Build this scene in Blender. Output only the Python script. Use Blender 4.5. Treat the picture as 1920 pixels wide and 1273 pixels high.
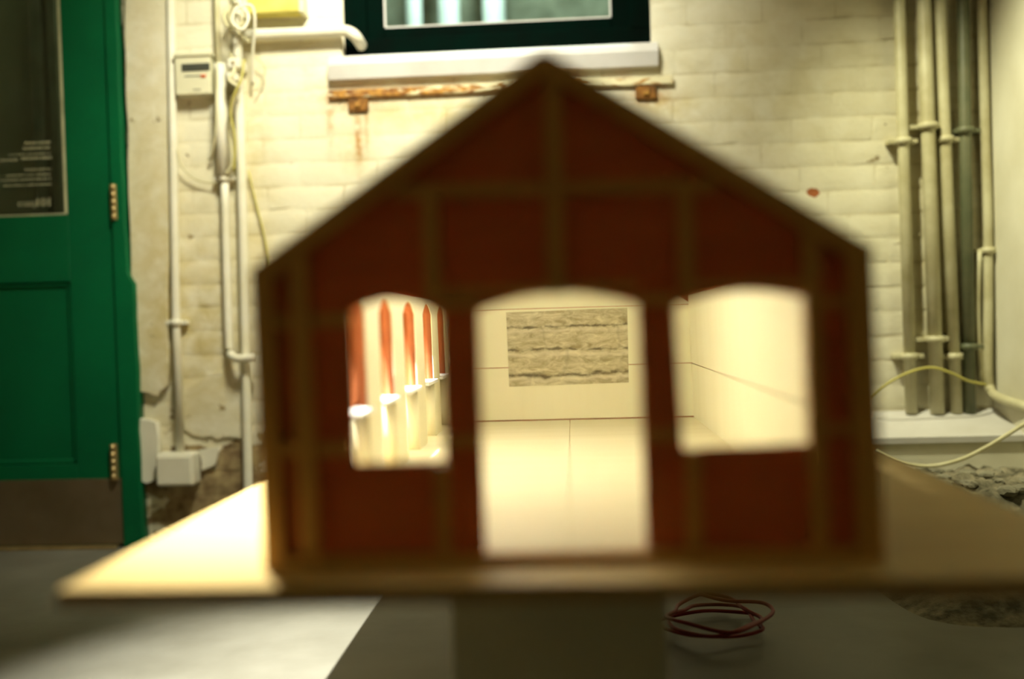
import bpy, bmesh, math, random
from mathutils import Vector, Matrix, noise

for o in list(bpy.data.objects):
    bpy.data.objects.remove(o)
SC = bpy.context.scene
COL = SC.collection
R = random.Random(7)

# ------------------------------------------------------------------ camera
FPX = 1867.0
ROLL = 0.028
v = Vector((110, 38, -FPX)).normalized()          # room depth (+Y) in camera space
u = Vector((-math.sin(ROLL), math.cos(ROLL), 0))
u = (u - v * u.dot(v)).normalized()               # world up in camera space
xw = v.cross(u)
M = Matrix((xw, v, u))                            # camera space -> world
YW, YD, YF, YB = 3.30, 3.26, 1.13, 2.70           # brick face, door, model front, model back


def ray(px, py):
    return M @ Vector((px - 960, -(py - 636.5), -FPX))


_r = ray(100, 1028)
HC = -_r.z / _r.y * YD                            # camera height so that the door foot is z=0


def at(px, py, Y):
    r = ray(px, py)
    return Vector((0, 0, HC)) + r * (Y / r.y)


cam_d = bpy.data.cameras.new('camera')
cam = bpy.data.objects.new('camera', cam_d)
COL.objects.link(cam)
cam.matrix_world = Matrix.Translation((0, 0, HC)) @ M.to_4x4()
cam_d.sensor_width = 36
cam_d.lens = FPX / 1920 * 36
cam_d.clip_start = 0.02
cam_d.dof.use_dof = True
cam_d.dof.focus_distance = 2.46
cam_d.dof.aperture_fstop = 0.82
SC.camera = cam

# ------------------------------------------------------------------ world, lamps, exposure
W = bpy.data.worlds.new('world')
SC.world = W
W.use_nodes = True
W.node_tree.nodes['Background'].inputs[0].default_value = (1.0, 0.80, 0.42, 1)
W.node_tree.nodes['Background'].inputs[1].default_value = 0.004
SC.view_settings.view_transform = 'Standard'
SC.view_settings.look = 'None'
SC.view_settings.exposure = 0.0
SC.view_settings.gamma = 1.0
SC.view_settings.use_curve_mapping = False


def lamp(name, kind, loc, aim, energy, color, size=0.05, spot=60, blend=0.6):
    d = bpy.data.lights.new(name, kind)
    d.energy = energy
    d.color = color
    if kind == 'SPOT':
        d.spot_size = math.radians(spot)
        d.spot_blend = blend
        d.shadow_soft_size = size
    elif kind == 'AREA':
        d.size = size
    else:
        d.shadow_soft_size = size
    o = bpy.data.objects.new(name, d)
    COL.objects.link(o)
    o.location = loc
    if aim is not None:
        o.rotation_euler = (Vector(aim) - Vector(loc)).to_track_quat('-Z', 'Y').to_euler()
    return o


lamp('track_spot_model_offscreen', 'SPOT', (-0.80, 1.95, 2.65), (-0.38, 1.82, 0.30), 1500, (1.0, 0.97, 0.86), 0.02, 45, 1.0)
lamp('track_spot_wall_offscreen', 'SPOT', (-0.40, 2.05, 2.65), (-0.52, 3.3, 1.38), 290, (1.0, 0.97, 0.76), 0.22, 88, 1.0)
lamp('track_spot_corner_offscreen', 'SPOT', (0.30, 2.45, 2.65), (1.45, 3.10, 0.60), 270, (1.0, 0.97, 0.64), 0.05, 44, 1.0)

# ------------------------------------------------------------------ helpers


def link(name, me, mat=None, parent=None, smooth=False):
    o = bpy.data.objects.new(name, me)
    COL.objects.link(o)
    if mat is not None:
        me.materials.clear()
        me.materials.append(mat)
    if parent is not None:
        o.parent = parent
    if smooth:
        for p in me.polygons:
            p.use_smooth = True
    return o


def mesh(name, verts, faces):
    me = bpy.data.meshes.new(name)
    me.from_pydata([tuple(q) for q in verts], [], faces)
    bm = bmesh.new()
    bm.from_mesh(me)
    bmesh.ops.recalc_face_normals(bm, faces=bm.faces)
    bm.to_mesh(me)
    bm.free()
    return me


def tag(o, label, cat, group=None, kind=None):
    o['label'] = label
    if cat:
        o['category'] = cat
    if group:
        o['group'] = group
    if kind:
        o['kind'] = kind
    return o


def empty(name, loc=(0, 0, 0)):
    o = bpy.data.objects.new(name, None)
    o.empty_display_size = 0.05
    COL.objects.link(o)
    o.location = loc
    return o


def struct(o):
    o['kind'] = 'structure'
    return o


def box_me(name, x0, x1, y0, y1, z0, z1, bev=0.0, seg=2):
    bm = bmesh.new()
    bmesh.ops.create_cube(bm, size=1)
    for q in bm.verts:
        q.co = Vector(((x0 + x1) / 2 + q.co.x * (x1 - x0), (y0 + y1) / 2 + q.co.y * (y1 - y0), (z0 + z1) / 2 + q.co.z * (z1 - z0)))
    if bev > 0:
        bmesh.ops.bevel(bm, geom=bm.edges[:], offset=bev, segments=seg, profile=0.5, affect='EDGES')
    me = bpy.data.meshes.new(name)
    bm.to_mesh(me)
    bm.free()
    return me


def box(name, x0, x1, y0, y1, z0, z1, mat, parent=None, bev=0.0, seg=2):
    return link(name, box_me(name, x0, x1, y0, y1, z0, z1, bev, seg), mat, parent, False)


def prism_y(name, pts, y0, y1, mat, parent=None, bev=0.0):
    """polygon of (x,z) extruded along y"""
    n = len(pts)
    vs = [(p[0], y0, p[1]) for p in pts] + [(p[0], y1, p[1]) for p in pts]
    fs = [list(range(n)), list(range(2 * n - 1, n - 1, -1))]
    fs += [[i, (i + 1) % n, n + (i + 1) % n, n + i] for i in range(n)]
    me = mesh(name, vs, fs)
    if bev:
        bm = bmesh.new()
        bm.from_mesh(me)
        bmesh.ops.bevel(bm, geom=bm.edges[:], offset=bev, segments=1, affect='EDGES')
        bm.to_mesh(me)
        bm.free()
    return link(name, me, mat, parent)


def plate(name, outer, holes, thick, fn, mat, parent=None):
    """flat sheet with holes: (u,v) outlines, w in 0..thick, mapped by fn(u,v,w)"""
    cu = bpy.data.curves.new(name, 'CURVE')
    cu.dimensions = '2D'
    cu.fill_mode = 'BOTH'
    cu.extrude = thick / 2
    for lp in [outer] + holes:
        s = cu.splines.new('POLY')
        s.points.add(len(lp) - 1)
        for i, p in enumerate(lp):
            s.points[i].co = (p[0], p[1], 0, 1)
        s.use_cyclic_u = True
    tmp = bpy.data.objects.new('tmp', cu)
    COL.objects.link(tmp)
    dg = bpy.context.evaluated_depsgraph_get()
    me = bpy.data.meshes.new_from_object(tmp.evaluated_get(dg))
    bpy.data.objects.remove(tmp)
    bpy.data.curves.remove(cu)
    me.name = name
    for q in me.vertices:
        q.co = Vector(fn(q.co.x, q.co.y, q.co.z + thick / 2))
    bm = bmesh.new()
    bm.from_mesh(me)
    bmesh.ops.remove_doubles(bm, verts=bm.verts, dist=1e-5)
    bmesh.ops.recalc_face_normals(bm, faces=bm.faces)
    bm.to_mesh(me)
    bm.free()
    return link(name, me, mat, parent)


def smooth_path(pts, n=8, cyc=False):
    pts = [Vector(p) for p in pts]
    out = []
    m = len(pts)
    for i in range(m if cyc else m - 1):
        if cyc:
            p0, p1, p2, p3 = pts[i - 1], pts[i], pts[(i + 1) % m], pts[(i + 2) % m]
        else:
            p1, p2 = pts[i], pts[i + 1]
            p0 = pts[i - 1] if i > 0 else p1 * 2 - p2
            p3 = pts[i + 2] if i + 2 < m else p2 * 2 - p1
        for k in range(n):
            t = k / n
            out.append(0.5 * (2 * p1 + (p2 - p0) * t + (2 * p0 - 5 * p1 + 4 * p2 - p3) * t * t + (3 * p1 - p0 - 3 * p2 + p3) * t ** 3))
    if not cyc:
        out.append(pts[-1])
    return out


def tube_me(name, pts, rad, seg=10, cyc=False):
    pts = [Vector(p) for p in pts]
    n = len(pts)
    vs, fs = [], []
    up = None
    for i in range(n):
        a = pts[i - 1] if (i > 0 or cyc) else pts[i]
        b = pts[(i + 1) % n] if (i < n - 1 or cyc) else pts[i]
        t = (b - a).normalized()
        if up is None:
            up = Vector((0, 0, 1)) if abs(t.z) < 0.9 else Vector((1, 0, 0))
        side = t.cross(up).normalized()
        up = side.cross(t).normalized()
        r = rad[i] if isinstance(rad, (list, tuple)) else rad
        for k in range(seg):
            a_ = 2 * math.pi * k / seg
            vs.append(pts[i] + (side * math.cos(a_) + up * math.sin(a_)) * r)
    for i in range(n if cyc else n - 1):
        for k in range(seg):
            j = (i + 1) % n
            fs.append([i * seg + k, i * seg + (k + 1) % seg, j * seg + (k + 1) % seg, j * seg + k])
    if not cyc:
        fs.append(list(range(seg)))
        fs.append(list(range((n - 1) * seg, n * seg)))
    return mesh(name, vs, fs)


def tube(name, pts, rad, mat, parent=None, seg=10, cyc=False):
    return link(name, tube_me(name, pts, rad, seg, cyc), mat, parent, True)


# ------------------------------------------------------------------ materials


class NT:
    def __init__(s, name, rough=0.6, metallic=0.0, spec=0.4):
        s.m = bpy.data.materials.new(name)
        s.m.use_nodes = True
        s.t = s.m.node_tree
        s.b = s.t.nodes['Principled BSDF']
        s.b.inputs['Roughness'].default_value = rough
        s.b.inputs['Metallic'].default_value = metallic
        s.b.inputs['Specular IOR Level'].default_value = spec

    def n(s, kind, **kw):
        q = s.t.nodes.new(kind)
        for k, w in kw.items():
            setattr(q, k, w)
        return q

    def l(s, a, b):
        s.t.links.new(a, b)

    def val(s, sock, w):
        if hasattr(w, 'is_output'):
            s.l(w, sock)
        else:
            sock.default_value = w

    def math(s, op, a, b=0.0, c=0.0):
        q = s.n('ShaderNodeMath', operation=op)
        for i, w in enumerate((a, b, c)):
            s.val(q.inputs[i], w)
        return q.outputs[0]

    def mix(s, f, a, b):
        q = s.n('ShaderNodeMix', data_type='RGBA')
        s.val(q.inputs[0], f)
        s.val(q.inputs[6], a if hasattr(a, 'is_output') else (*a, 1))
        s.val(q.inputs[7], b if hasattr(b, 'is_output') else (*b, 1))
        return q.outputs[2]

    def noise(s, vec, scale, detail=4, rough=0.55, dist=0.0):
        q = s.n('ShaderNodeTexNoise')
        if vec is not None:
            s.l(vec, q.inputs['Vector'])
        q.inputs['Scale'].default_value = scale
        q.inputs['Detail'].default_value = detail
        q.inputs['Roughness'].default_value = rough
        q.inputs['Distortion'].default_value = dist
        return q.outputs['Fac']

    def ramp(s, f, a, b):
        q = s.n('ShaderNodeMapRange')
        q.clamp = True
        s.l(f, q.inputs[0])
        q.inputs[1].default_value = a
        q.inputs[2].default_value = b
        return q.outputs[0]

    def pos(s):
        return s.n('ShaderNodeNewGeometry').outputs['Position']

    def gen(s, which='Generated'):
        return s.n('ShaderNodeTexCoord').outputs[which]

    def scaled(s, vec, sc):
        q = s.n('ShaderNodeMapping')
        s.l(vec, q.inputs[0])
        q.inputs['Scale'].default_value = sc
        return q.outputs[0]

    def color(s, c):
        s.val(s.b.inputs['Base Color'], c if hasattr(c, 'is_output') else (*c, 1))

    def bump(s, h, strength=0.4, dist=0.004):
        q = s.n('ShaderNodeBump')
        q.inputs['Strength'].default_value = strength
        q.inputs['Distance'].default_value = dist
        s.l(h, q.inputs['Height'])
        s.l(q.outputs[0], s.b.inputs['Normal'])


def blotchy(name, c1, c2, scale=6, rough=0.6, bump=0.2, metallic=0.0, dist=0.003, spec=0.4):
    t = NT(name, rough, metallic, spec)
    p = t.pos()
    t.color(t.mix(t.ramp(t.noise(p, scale), 0.35, 0.7), c1, c2))
    if bump:
        t.bump(t.noise(p, scale * 9, 3), bump, dist)
    return t.m


def wood(name, c1, c2, axis='y', scale=14, rough=0.55, trans=0.0):
    t = NT(name, rough)
    p = t.pos()
    sc = {'x': (0.06, 1, 1), 'y': (1, 0.06, 1), 'z': (1, 1, 0.06)}[axis]
    q = t.scaled(p, sc)
    f = t.noise(q, scale, 5, 0.6, 0.6)
    c = t.mix(t.ramp(f, 0.3, 0.72), c1, c2)
    t.color(c)
    t.bump(t.noise(q, scale * 6, 3), 0.12, 0.001)
    if trans > 0:
        tr = t.n('ShaderNodeBsdfTranslucent')
        t.l(c, tr.inputs[0])
        mx = t.n('ShaderNodeMixShader')
        mx.inputs[0].default_value = trans
        t.l(t.b.outputs[0], mx.inputs[1])
        t.l(tr.outputs[0], mx.inputs[2])
        t.l(mx.outputs[0], t.t.nodes['Material Output'].inputs[0])
    return t.m


def gauss(t, sep, cx, cz, rx, rz):
    dx = t.math('DIVIDE', t.math('SUBTRACT', sep.outputs[0], cx), rx)
    dz = t.math('DIVIDE', t.math('SUBTRACT', sep.outputs[2], cz), rz)
    d = t.math('ADD', t.math('MULTIPLY', dx, dx), t.math('MULTIPLY', dz, dz))
    return t.math('POWER', 2.718, t.math('MULTIPLY', d, -1.0))


def wall_paint(name, mortar=False):
    t = NT(name, 0.62, 0, 0.35)
    p = t.pos()
    sep = t.n('ShaderNodeSeparateXYZ')
    t.l(p, sep.inputs[0])
    rnd = t.n('ShaderNodeObjectInfo').outputs['Random']
    big = t.noise(p, 2.2, 5, 0.6)
    base = t.mix(t.ramp(big, 0.35, 0.75), (0.80, 0.77, 0.62), (0.70, 0.66, 0.46))
    base = t.mix(t.math('MULTIPLY', rnd, 0.16), base, (0.60, 0.56, 0.40))
    # yellow stains: a patch under the sill, streaks by the conduits
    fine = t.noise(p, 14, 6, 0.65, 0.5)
    for (px, py, rx, rz, amt) in ((800, 210, .20, .05, .75), (1250, 195, .10, .05, .7), (470, 300, .08, .5, .5), (360, 620, .24, .40, .75), (280, 300, .10, .8, .45), (660, 270, .06, .10, .6), (1790, 300, .17, .9, .5), (1420, 150, .35, .35, .35)):  # band behind the right pipes: grime, with shade painted in too
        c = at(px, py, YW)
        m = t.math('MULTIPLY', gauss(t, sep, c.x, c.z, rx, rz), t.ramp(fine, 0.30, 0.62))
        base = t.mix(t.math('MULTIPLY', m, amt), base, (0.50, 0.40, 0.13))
    grime = t.ramp(t.noise(t.scaled(p, (0.8, 1, 2.4)), 5, 7, 0.68, 0.3), 0.50, 0.78)
    base = t.mix(t.math('MULTIPLY', grime, 0.40), base, (0.42, 0.36, 0.17))
    if mortar:
        base = t.mix(t.math('MULTIPLY', t.ramp(t.noise(p, 7, 5, 0.6), 0.42, 0.62), 0.42), base, (0.36, 0.28, 0.12))
    # rust runs below the bracket
    for (px, py, rx, rz, amt) in ((672, 255, .013, .11, 1.0), (668, 185, .08, .035, 1.0), (687, 240, .008, .07, .9), (618, 215, .012, .09, .7), (1215, 182, .07, .03, .8), (780, 175, .30, .018, .9)):
        c = at(px, py, YW)
        m = t.math('MULTIPLY', gauss(t, sep, c.x, c.z, rx, rz), t.ramp(t.noise(p, 40, 4), 0.30, 0.6))
        base = t.mix(t.math('MULTIPLY', m, amt), base, (0.38, 0.17, 0.025))
    # peeling low down by the door, and here and there
    c = at(400, 930, YW)
    low = gauss(t, sep, c.x, c.z, .34, .26)
    pn = t.noise(t.scaled(p, (1, 1, 1.7)), 9, 8, 0.62, 0.4)
    peel = t.ramp(t.math('ADD', pn, t.math('MULTIPLY', low, 0.34)), 0.68, 0.695)
    bare = t.mix(t.ramp(t.noise(p, 22, 5), 0.35, 0.65), (0.40, 0.31, 0.15), (0.17, 0.11, 0.05))
    base = t.mix(peel, base, bare)
    # chip that shows the red brick
    c = at(1525, 360, YW)
    sh = t.math('SUBTRACT', gauss(t, sep, c.x, c.z, .030, .018), t.math('MULTIPLY', t.noise(p, 45, 3), 1.1))
    base = t.mix(t.ramp(sh, 0.0, 0.05), base, (0.36, 0.11, 0.03))
    t.color(base)
    h = t.math('SUBTRACT', t.math('ADD', t.math('MULTIPLY', t.noise(p, 30, 6, 0.65), 0.6), t.math('MULTIPLY', t.noise(p, 130, 3), 0.25)), t.math('MULTIPLY', peel, 0.5))
    t.bump(h, 0.55, 0.006)
    return t.m


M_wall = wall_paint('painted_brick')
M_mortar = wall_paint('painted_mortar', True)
M_plaster = blotchy('white_plaster', (0.76, 0.74, 0.60), (0.62, 0.59, 0.44), 3, 0.65, 0.3)
M_sill = blotchy('sill_paint', (0.60, 0.585, 0.56), (0.50, 0.48, 0.44), 5, 0.55, 0.2)
M_floor = blotchy('concrete_floor', (0.21, 0.205, 0.165), (0.15, 0.145, 0.112), 3.5, 0.42, 0.15)
M_green = blotchy('green_gloss_paint', (0.0, 0.118, 0.038), (0.0, 0.095, 0.031), 4, 0.45, 0.08, spec=0.25)
M_dkgreen = blotchy('dark_green_paint', (0.0012, 0.006, 0.004), (0.002, 0.004, 0.003), 10, 0.9, 0.1, spec=0.0)
M_kick = blotchy('kick_plate_metal', (0.22, 0.17, 0.10), (0.17, 0.13, 0.07), 6, 0.4, 0.05, 0.6)
M_brass = blotchy('aged_brass', (0.55, 0.42, 0.20), (0.40, 0.30, 0.13), 20, 0.4, 0.1, 0.8)
M_bead = blotchy('glazing_bead', (0.55, 0.55, 0.34), (0.40, 0.40, 0.24), 20, 0.4, 0.1)
M_rustd = blotchy('dark_rust', (0.30, 0.13, 0.02), (0.07, 0.028, 0.008), 40, 0.85, 0.6)
M_rust = blotchy('rusty_iron', (0.50, 0.27, 0.05), (0.20, 0.07, 0.015), 34, 0.8, 0.6)


def flaky(name):
    t = NT(name, 0.75)
    p = t.pos()
    sep = t.n('ShaderNodeSeparateXYZ')
    t.l(p, sep.inputs[0])
    rust = t.mix(t.ramp(t.noise(p, 45, 5), 0.35, 0.65), (0.50, 0.25, 0.04), (0.16, 0.055, 0.012))
    more = t.ramp(sep.outputs[0], 0.1, -0.75)
    f = t.math('ADD', t.noise(t.scaled(p, (0.5, 1, 1.6)), 30, 6, 0.62, 0.5), t.math('MULTIPLY', more, 0.16))
    t.color(t.mix(t.ramp(f, 0.52, 0.60), (0.72, 0.66, 0.42), rust))
    t.bump(f, 0.6, 0.006)
    return t.m


M_flaky = flaky('flaking_painted_iron')
M_pipe = blotchy('painted_pipe', (0.56, 0.53, 0.35), (0.40, 0.36, 0.20), 9, 0.5, 0.3)
M_pipe_w = blotchy('white_conduit', (0.78, 0.76, 0.64), (0.68, 0.65, 0.48), 7, 0.45, 0.2)
M_pipe_g = blotchy('dark_green_pipe', (0.10, 0.115, 0.06), (0.16, 0.16, 0.09), 9, 0.5, 0.3)
M_cable = blotchy('cream_cable', (0.66, 0.62, 0.40), (0.50, 0.46, 0.24), 14, 0.5, 0.1)
M_cable_y = blotchy('yellow_cable', (0.55, 0.50, 0.12), (0.45, 0.40, 0.10), 14, 0.5, 0.1)
M_cable_r = blotchy('red_cable', (0.30, 0.03, 0.03), (0.20, 0.015, 0.02), 14, 0.45, 0.1)
M_ybox = blotchy('yellowed_plastic', (0.72, 0.64, 0.16), (0.55, 0.48, 0.10), 12, 0.4, 0.1)
M_cream = blotchy('cream_plastic', (0.70, 0.68, 0.48), (0.64, 0.61, 0.42), 12, 0.4, 0.05)
M_lcd = blotchy('display_grey', (0.055, 0.06, 0.045), (0.07, 0.07, 0.055), 12, 0.2, 0.0)
M_red = blotchy('red_plastic', (0.65, 0.10, 0.02), (0.55, 0.08, 0.02), 12, 0.4, 0.0)
M_dark = blotchy('dark_void', (0.012, 0.014, 0.012), (0.02, 0.022, 0.016), 4, 0.8, 0.0)
M_pass = blotchy('passage_wall', (0.05, 0.055, 0.04), (0.02, 0.022, 0.018), 3, 0.8, 0.0)
M_letter = blotchy('vinyl_lettering', (0.42, 0.42, 0.26), (0.34, 0.34, 0.20), 30, 0.6, 0.0)


def soil(name):
    t = NT(name, 0.9, 0, 0.1)
    p = t.pos()
    f = t.noise(p, 16, 6, 0.65)
    t.color(t.mix(t.ramp(f, 0.38, 0.62), (0.28, 0.25, 0.17), (0.07, 0.065, 0.042)))
    t.bump(f, 0.9, 0.012)
    return t.m


M_earth = soil('loose_earth')
M_stone = blotchy('broken_stone', (0.30, 0.28, 0.20), (0.16, 0.15, 0.10), 14, 0.9, 0.6)
M_plinth = blotchy('plinth_paint', (0.78, 0.75, 0.58), (0.72, 0.69, 0.52), 3, 0.55, 0.05)
M_ply = wood('birch_plywood', (0.80, 0.60, 0.24), (0.70, 0.49, 0.17), 'x', 20)
M_edge = wood('plywood_edge', (0.50, 0.33, 0.14), (0.40, 0.25, 0.10), 'x', 40)
M_plyf = wood('pale_plywood_floor', (0.84, 0.76, 0.50), (0.77, 0.68, 0.42), 'x', 16)
M_balsa = wood('balsa_strip', (0.74, 0.40, 0.10), (0.60, 0.31, 0.075), 'z', 30)
M_balsa_x = wood('balsa_strip_flat', (0.74, 0.40, 0.10), (0.60, 0.31, 0.075), 'x', 30)
M_redply = wood('red_stained_ply', (0.66, 0.21, 0.07), (0.56, 0.16, 0.055), 'x', 18, 0.6, 0.20)
M_lining = wood('cream_card_lining', (0.90, 0.85, 0.60), (0.86, 0.80, 0.54), 'z', 9, 0.6)
M_paper = wood('white_tracing_paper', (0.93, 0.93, 0.90), (0.90, 0.90, 0.86), 'z', 9, 0.6, 0.8)
M_white = blotchy('white_card', (0.88, 0.88, 0.84), (0.84, 0.84, 0.78), 9, 0.5, 0.05)


def glass(name, tint, rough=0.03):
    t = NT(name, rough)
    tr = t.n('ShaderNodeBsdfTransparent')
    tr.inputs[0].default_value = (*tint, 1)
    gl = t.n('ShaderNodeBsdfGlossy')
    gl.inputs['Roughness'].default_value = rough
    mx = t.n('ShaderNodeMixShader')
    mx.inputs[0].default_value = 0.08
    t.l(tr.outputs[0], mx.inputs[1])
    t.l(gl.outputs[0], mx.inputs[2])
    t.l(mx.outputs[0], t.t.nodes['Material Output'].inputs[0])
    return t.m


M_glass = glass('window_glass', (0.86, 0.93, 0.90))
M_dglass = glass('door_glass', (0.55, 0.58, 0.45))

# ------------------------------------------------------------------ room shell
XR = at(1858, 500, YW).x                # right-hand corner
XL = at(238, 500, YW).x                 # brickwork ends at the door frame
ZT = 2.85
floor = struct(box('floor', -3.2, XR + 0.1, -1.8, YW + 0.3, -0.05, 0.0, M_floor))

wl, wr = at(640, 60, YW).x, at(1222, 60, YW).x
wb = (at(640, 112, YW).z + at(1220, 82, YW).z) / 2
WIN_TOP = 2.12
wall = plate('wall_back', [(XL - 0.02, 0), (XR, 0), (XR, ZT), (XL - 0.02, ZT)],
             [[(wl, wb), (wr, wb), (wr, WIN_TOP), (wl, WIN_TOP)]], 0.13,
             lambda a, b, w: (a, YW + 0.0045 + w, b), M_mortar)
struct(wall)
wall_r = struct(box('wall_right', XR, XR + 0.12, -1.8, YW + 0.14, 0, ZT, M_plaster))
wall_l = struct(plate('wall_left_of_door', [(-3.2, 0), (XL - 0.02, 0), (XL - 0.02, ZT), (-3.2, ZT)],
                      [[(-2.60, 0.001), (XL - 0.021, 0.001), (XL - 0.021, 2.1), (-2.60, 2.1)]], 0.12,
                      lambda a, b, w: (a, YW + w, b), M_plaster))
wall_l.name = 'wall_left'

struct(box('ceiling', -3.3, XR + 0.12, -1.9, YW + 0.14, ZT, ZT + 0.05, M_plaster))
struct(box('wall_near', -3.3, XR + 0.12, -1.9, -1.8, 0, ZT, M_plaster))
struct(box('wall_side', -3.3, -3.2, -1.8, YW + 0.14, 0, ZT, M_plaster))

# bricks: a few unit shapes shared by all


def brick_me(seed):
    rr = random.Random(seed)
    nx, nz = 6, 4
    xs = [-0.5, -0.465, -0.16, 0.16, 0.465, 0.5]
    zs = [-0.5, -0.40, 0.40, 0.5]
    vs, fs = [], []
    for k in range(nz):
        for i in range(nx):
            edge = i in (0, nx - 1) or k in (0, nz - 1)
            vs.append((xs[i] + rr.uniform(-.012, .012), 1.0 if edge else 0.0 + rr.uniform(0, .45), zs[k] + rr.uniform(-.05, .05) * (0.9 if edge else 1)))
    for k in range(nz - 1):
        for i in range(nx - 1):
            fs.append([k * nx + i, k * nx + i + 1, (k + 1) * nx + i + 1, (k + 1) * nx + i])
    me = mesh('brick', vs, fs)
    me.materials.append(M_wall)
    for q in me.polygons:
        q.use_smooth = True
    return me


BR = [brick_me(s) for s in range(8)]
CH = 0.0795
jobs = []
z = 0.004
row = 0
while z + CH < ZT:
    spans = [(XL, XR)]
    if z + CH > wb + 0.006 and z < WIN_TOP:
        spans = [(XL, wl), (wr, XR)]
    for (a, b) in spans:
        x = a
        L = 0.245
        first = True
        while x < b - 0.02:
            ln = L * (0.5 if (first and row % 2) else 1) * R.uniform(0.93, 1.07)
            first = False
            if x + ln > b - 0.06:
                ln = b - x
            zz1 = z + CH
            if z < wb < zz1 and False:
                zz1 = wb
            jobs.append((x, x + ln, z, zz1))
            x += ln
    z += CH
    row += 1


def seen(j):
    c = Vector(((j[0] + j[1]) / 2, YW, (j[2] + j[3]) / 2))
    q = M.transposed() @ (c - Vector((0, 0, HC)))
    px, py = 960 - q.x / q.z * FPX, 636.5 + q.y / q.z * FPX
    vis = -60 < px < 1990 and -40 < py < 1000
    if 520 < px < 1600 and py > 560:
        vis = False
    if abs(px - 1040) < 420 and py > 360:
        vis = False
    return (0 if vis else 1, abs(px - 960) + abs(py - 500))


jobs.sort(key=seen)
for i, j in enumerate(jobs[:298]):
    o = bpy.data.objects.new('brick', R.choice(BR))
    COL.objects.link(o)
    o.parent = wall
    g = 0.0026
    o.location = ((j[0] + j[1]) / 2, YW, (j[2] + j[3]) / 2)
    o.scale = (j[1] - j[0] - .0012, 0.0055, (j[3] - j[2] - g * 2))
if len(jobs) > 298:
    vs, fs = [], []
    for j in jobs[298:]:
        me = R.choice(BR)
        b0 = len(vs)
        for q in me.vertices:
            vs.append(((j[0] + j[1]) / 2 + q.co.x * (j[1] - j[0] - .007), YW + q.co.y * 0.0055, (j[2] + j[3]) / 2 + q.co.z * (j[3] - j[2] - .007)))
        fs += [[b0 + k for k in p.vertices] for p in me.polygons]
    o = link('brick_remainder', mesh('brick_remainder', vs, fs), M_wall, wall, True)
    o['kind'] = 'stuff'


# rough plaster strip that edges the door frame (wavy outline), and loose flakes low down
def rough_plate(name, pts, y0, th, mat, parent, n=3, amp=0.006):
    out = []
    for i in range(len(pts)):
        a, b = Vector(pts[i]), Vector(pts[(i + 1) % len(pts)])
        for k in range(n):
            p = a.lerp(b, k / n)
            out.append((p.x + R.uniform(-amp, amp), p.y + R.uniform(-amp, amp)))
    return plate(name, out, [], th, lambda a, b, w: (a, y0 + w, b), mat, parent)


def pxz(px, py, Y=YW):
    p = at(px, py, Y)
    return (p.x, p.z)


rough_plate('plaster_patch', [pxz(262, 780), pxz(300, 792), pxz(304, 890), pxz(280, 905), pxz(262, 895)], YW - 0.030, 0.04, M_plaster, wall, 3, 0.003)
rough_plate('plaster_patch', [pxz(375, 845), pxz(412, 838), pxz(408, 868), pxz(380, 880)], YW - 0.012, 0.02, M_plaster, wall, 3, 0.004)
rough_plate('plaster_patch', [pxz(335, 740), pxz(400, 700), pxz(470, 690), pxz(470, 820), pxz(410, 822), pxz(350, 808)], YW - 0.008, 0.016, M_wall, wall, 4, 0.007)
rough_plate('plaster_strip', [pxz(236, -120), pxz(318, -120), pxz(318, 720), pxz(300, 740), pxz(258, 730)], YW - 0.022, 0.03, M_wall, wall, 14, 0.004)

# ------------------------------------------------------------------ door
door = struct(empty('door_1', (0, 0, 0)))


def dpart(name, x0, x1, z0, z1, y0, y1, mat, par=door, bev=0.002):
    return box(name, x0, x1, y0, y1, z0, z1, mat, par, bev, 1)


def dX(px, py=500):
    return at(px, py, YD).x


def dZ(px, py):
    return at(px, py, YD).z


dxr = dX(216, 520)          # leaf's hinge edge
dxl = dxr - 0.86
gx1 = dX(119, 200)          # glass right edge
gz0 = dZ(60, 405)           # glass bottom
kz1 = dZ(110, 899)          # kick plate top
st = dxr - gx1
DT = 2.02
# leaf stiles and rails
leafY0, leafY1 = YD, YD + 0.045
dpart('stile', gx1, dxr, 0.008, DT, leafY0, leafY1, M_green)
dpart('stile', dxl, dxl + st, 0.008, DT, leafY0, leafY1, M_green)
dpart('rail', dxl + st, gx1, DT - 0.13, DT, leafY0, leafY1, M_green)
pz1, pz0 = dZ(60, 530), dZ(60, 872)
dpart('rail', dxl + st, gx1, pz1, gz0, leafY0, leafY1, M_green)
dpart('rail', dxl + st, gx1, 0.008, pz0, leafY0, leafY1, M_green)
dpart('panel', dxl + st - 0.005, gx1 + 0.005, pz0 - 0.005, pz1 + 0.005, leafY0 + 0.016, leafY1 - 0.012, M_green)
pxr = gx1
for nm, a, b, c, d in (('panel_moulding', pxr - 0.016, pxr + .001, pz0, pz1), ('panel_moulding', dxl + st, dxl + st + 0.016, pz0, pz1),
                       ('panel_moulding', dxl + st, pxr, pz1 - 0.016, pz1), ('panel_moulding', dxl + st, pxr, pz0, pz0 + 0.016)):
    dpart(nm, a, b, c, d, leafY0 + 0.007, leafY0 + 0.03, M_green, door, 0.004)
dpart('kick_plate', dxl + 0.01, dxr - 0.002, 0.012, kz1, leafY0 - 0.003, leafY0 + 0.001, M_kick, door, 0.0008)
dpart('threshold', dxl, dxr - 0.02, 0.0, 0.009, leafY0 - 0.03, leafY0 + 0.05, M_brass, door, 0.003)
pane = dpart('pane', dxl + st - 0.005, gx1 + 0.005, gz0 - 0.005, DT - 0.125, leafY0 + 0.018, leafY0 + 0.024, M_dglass, door, 0)
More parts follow.
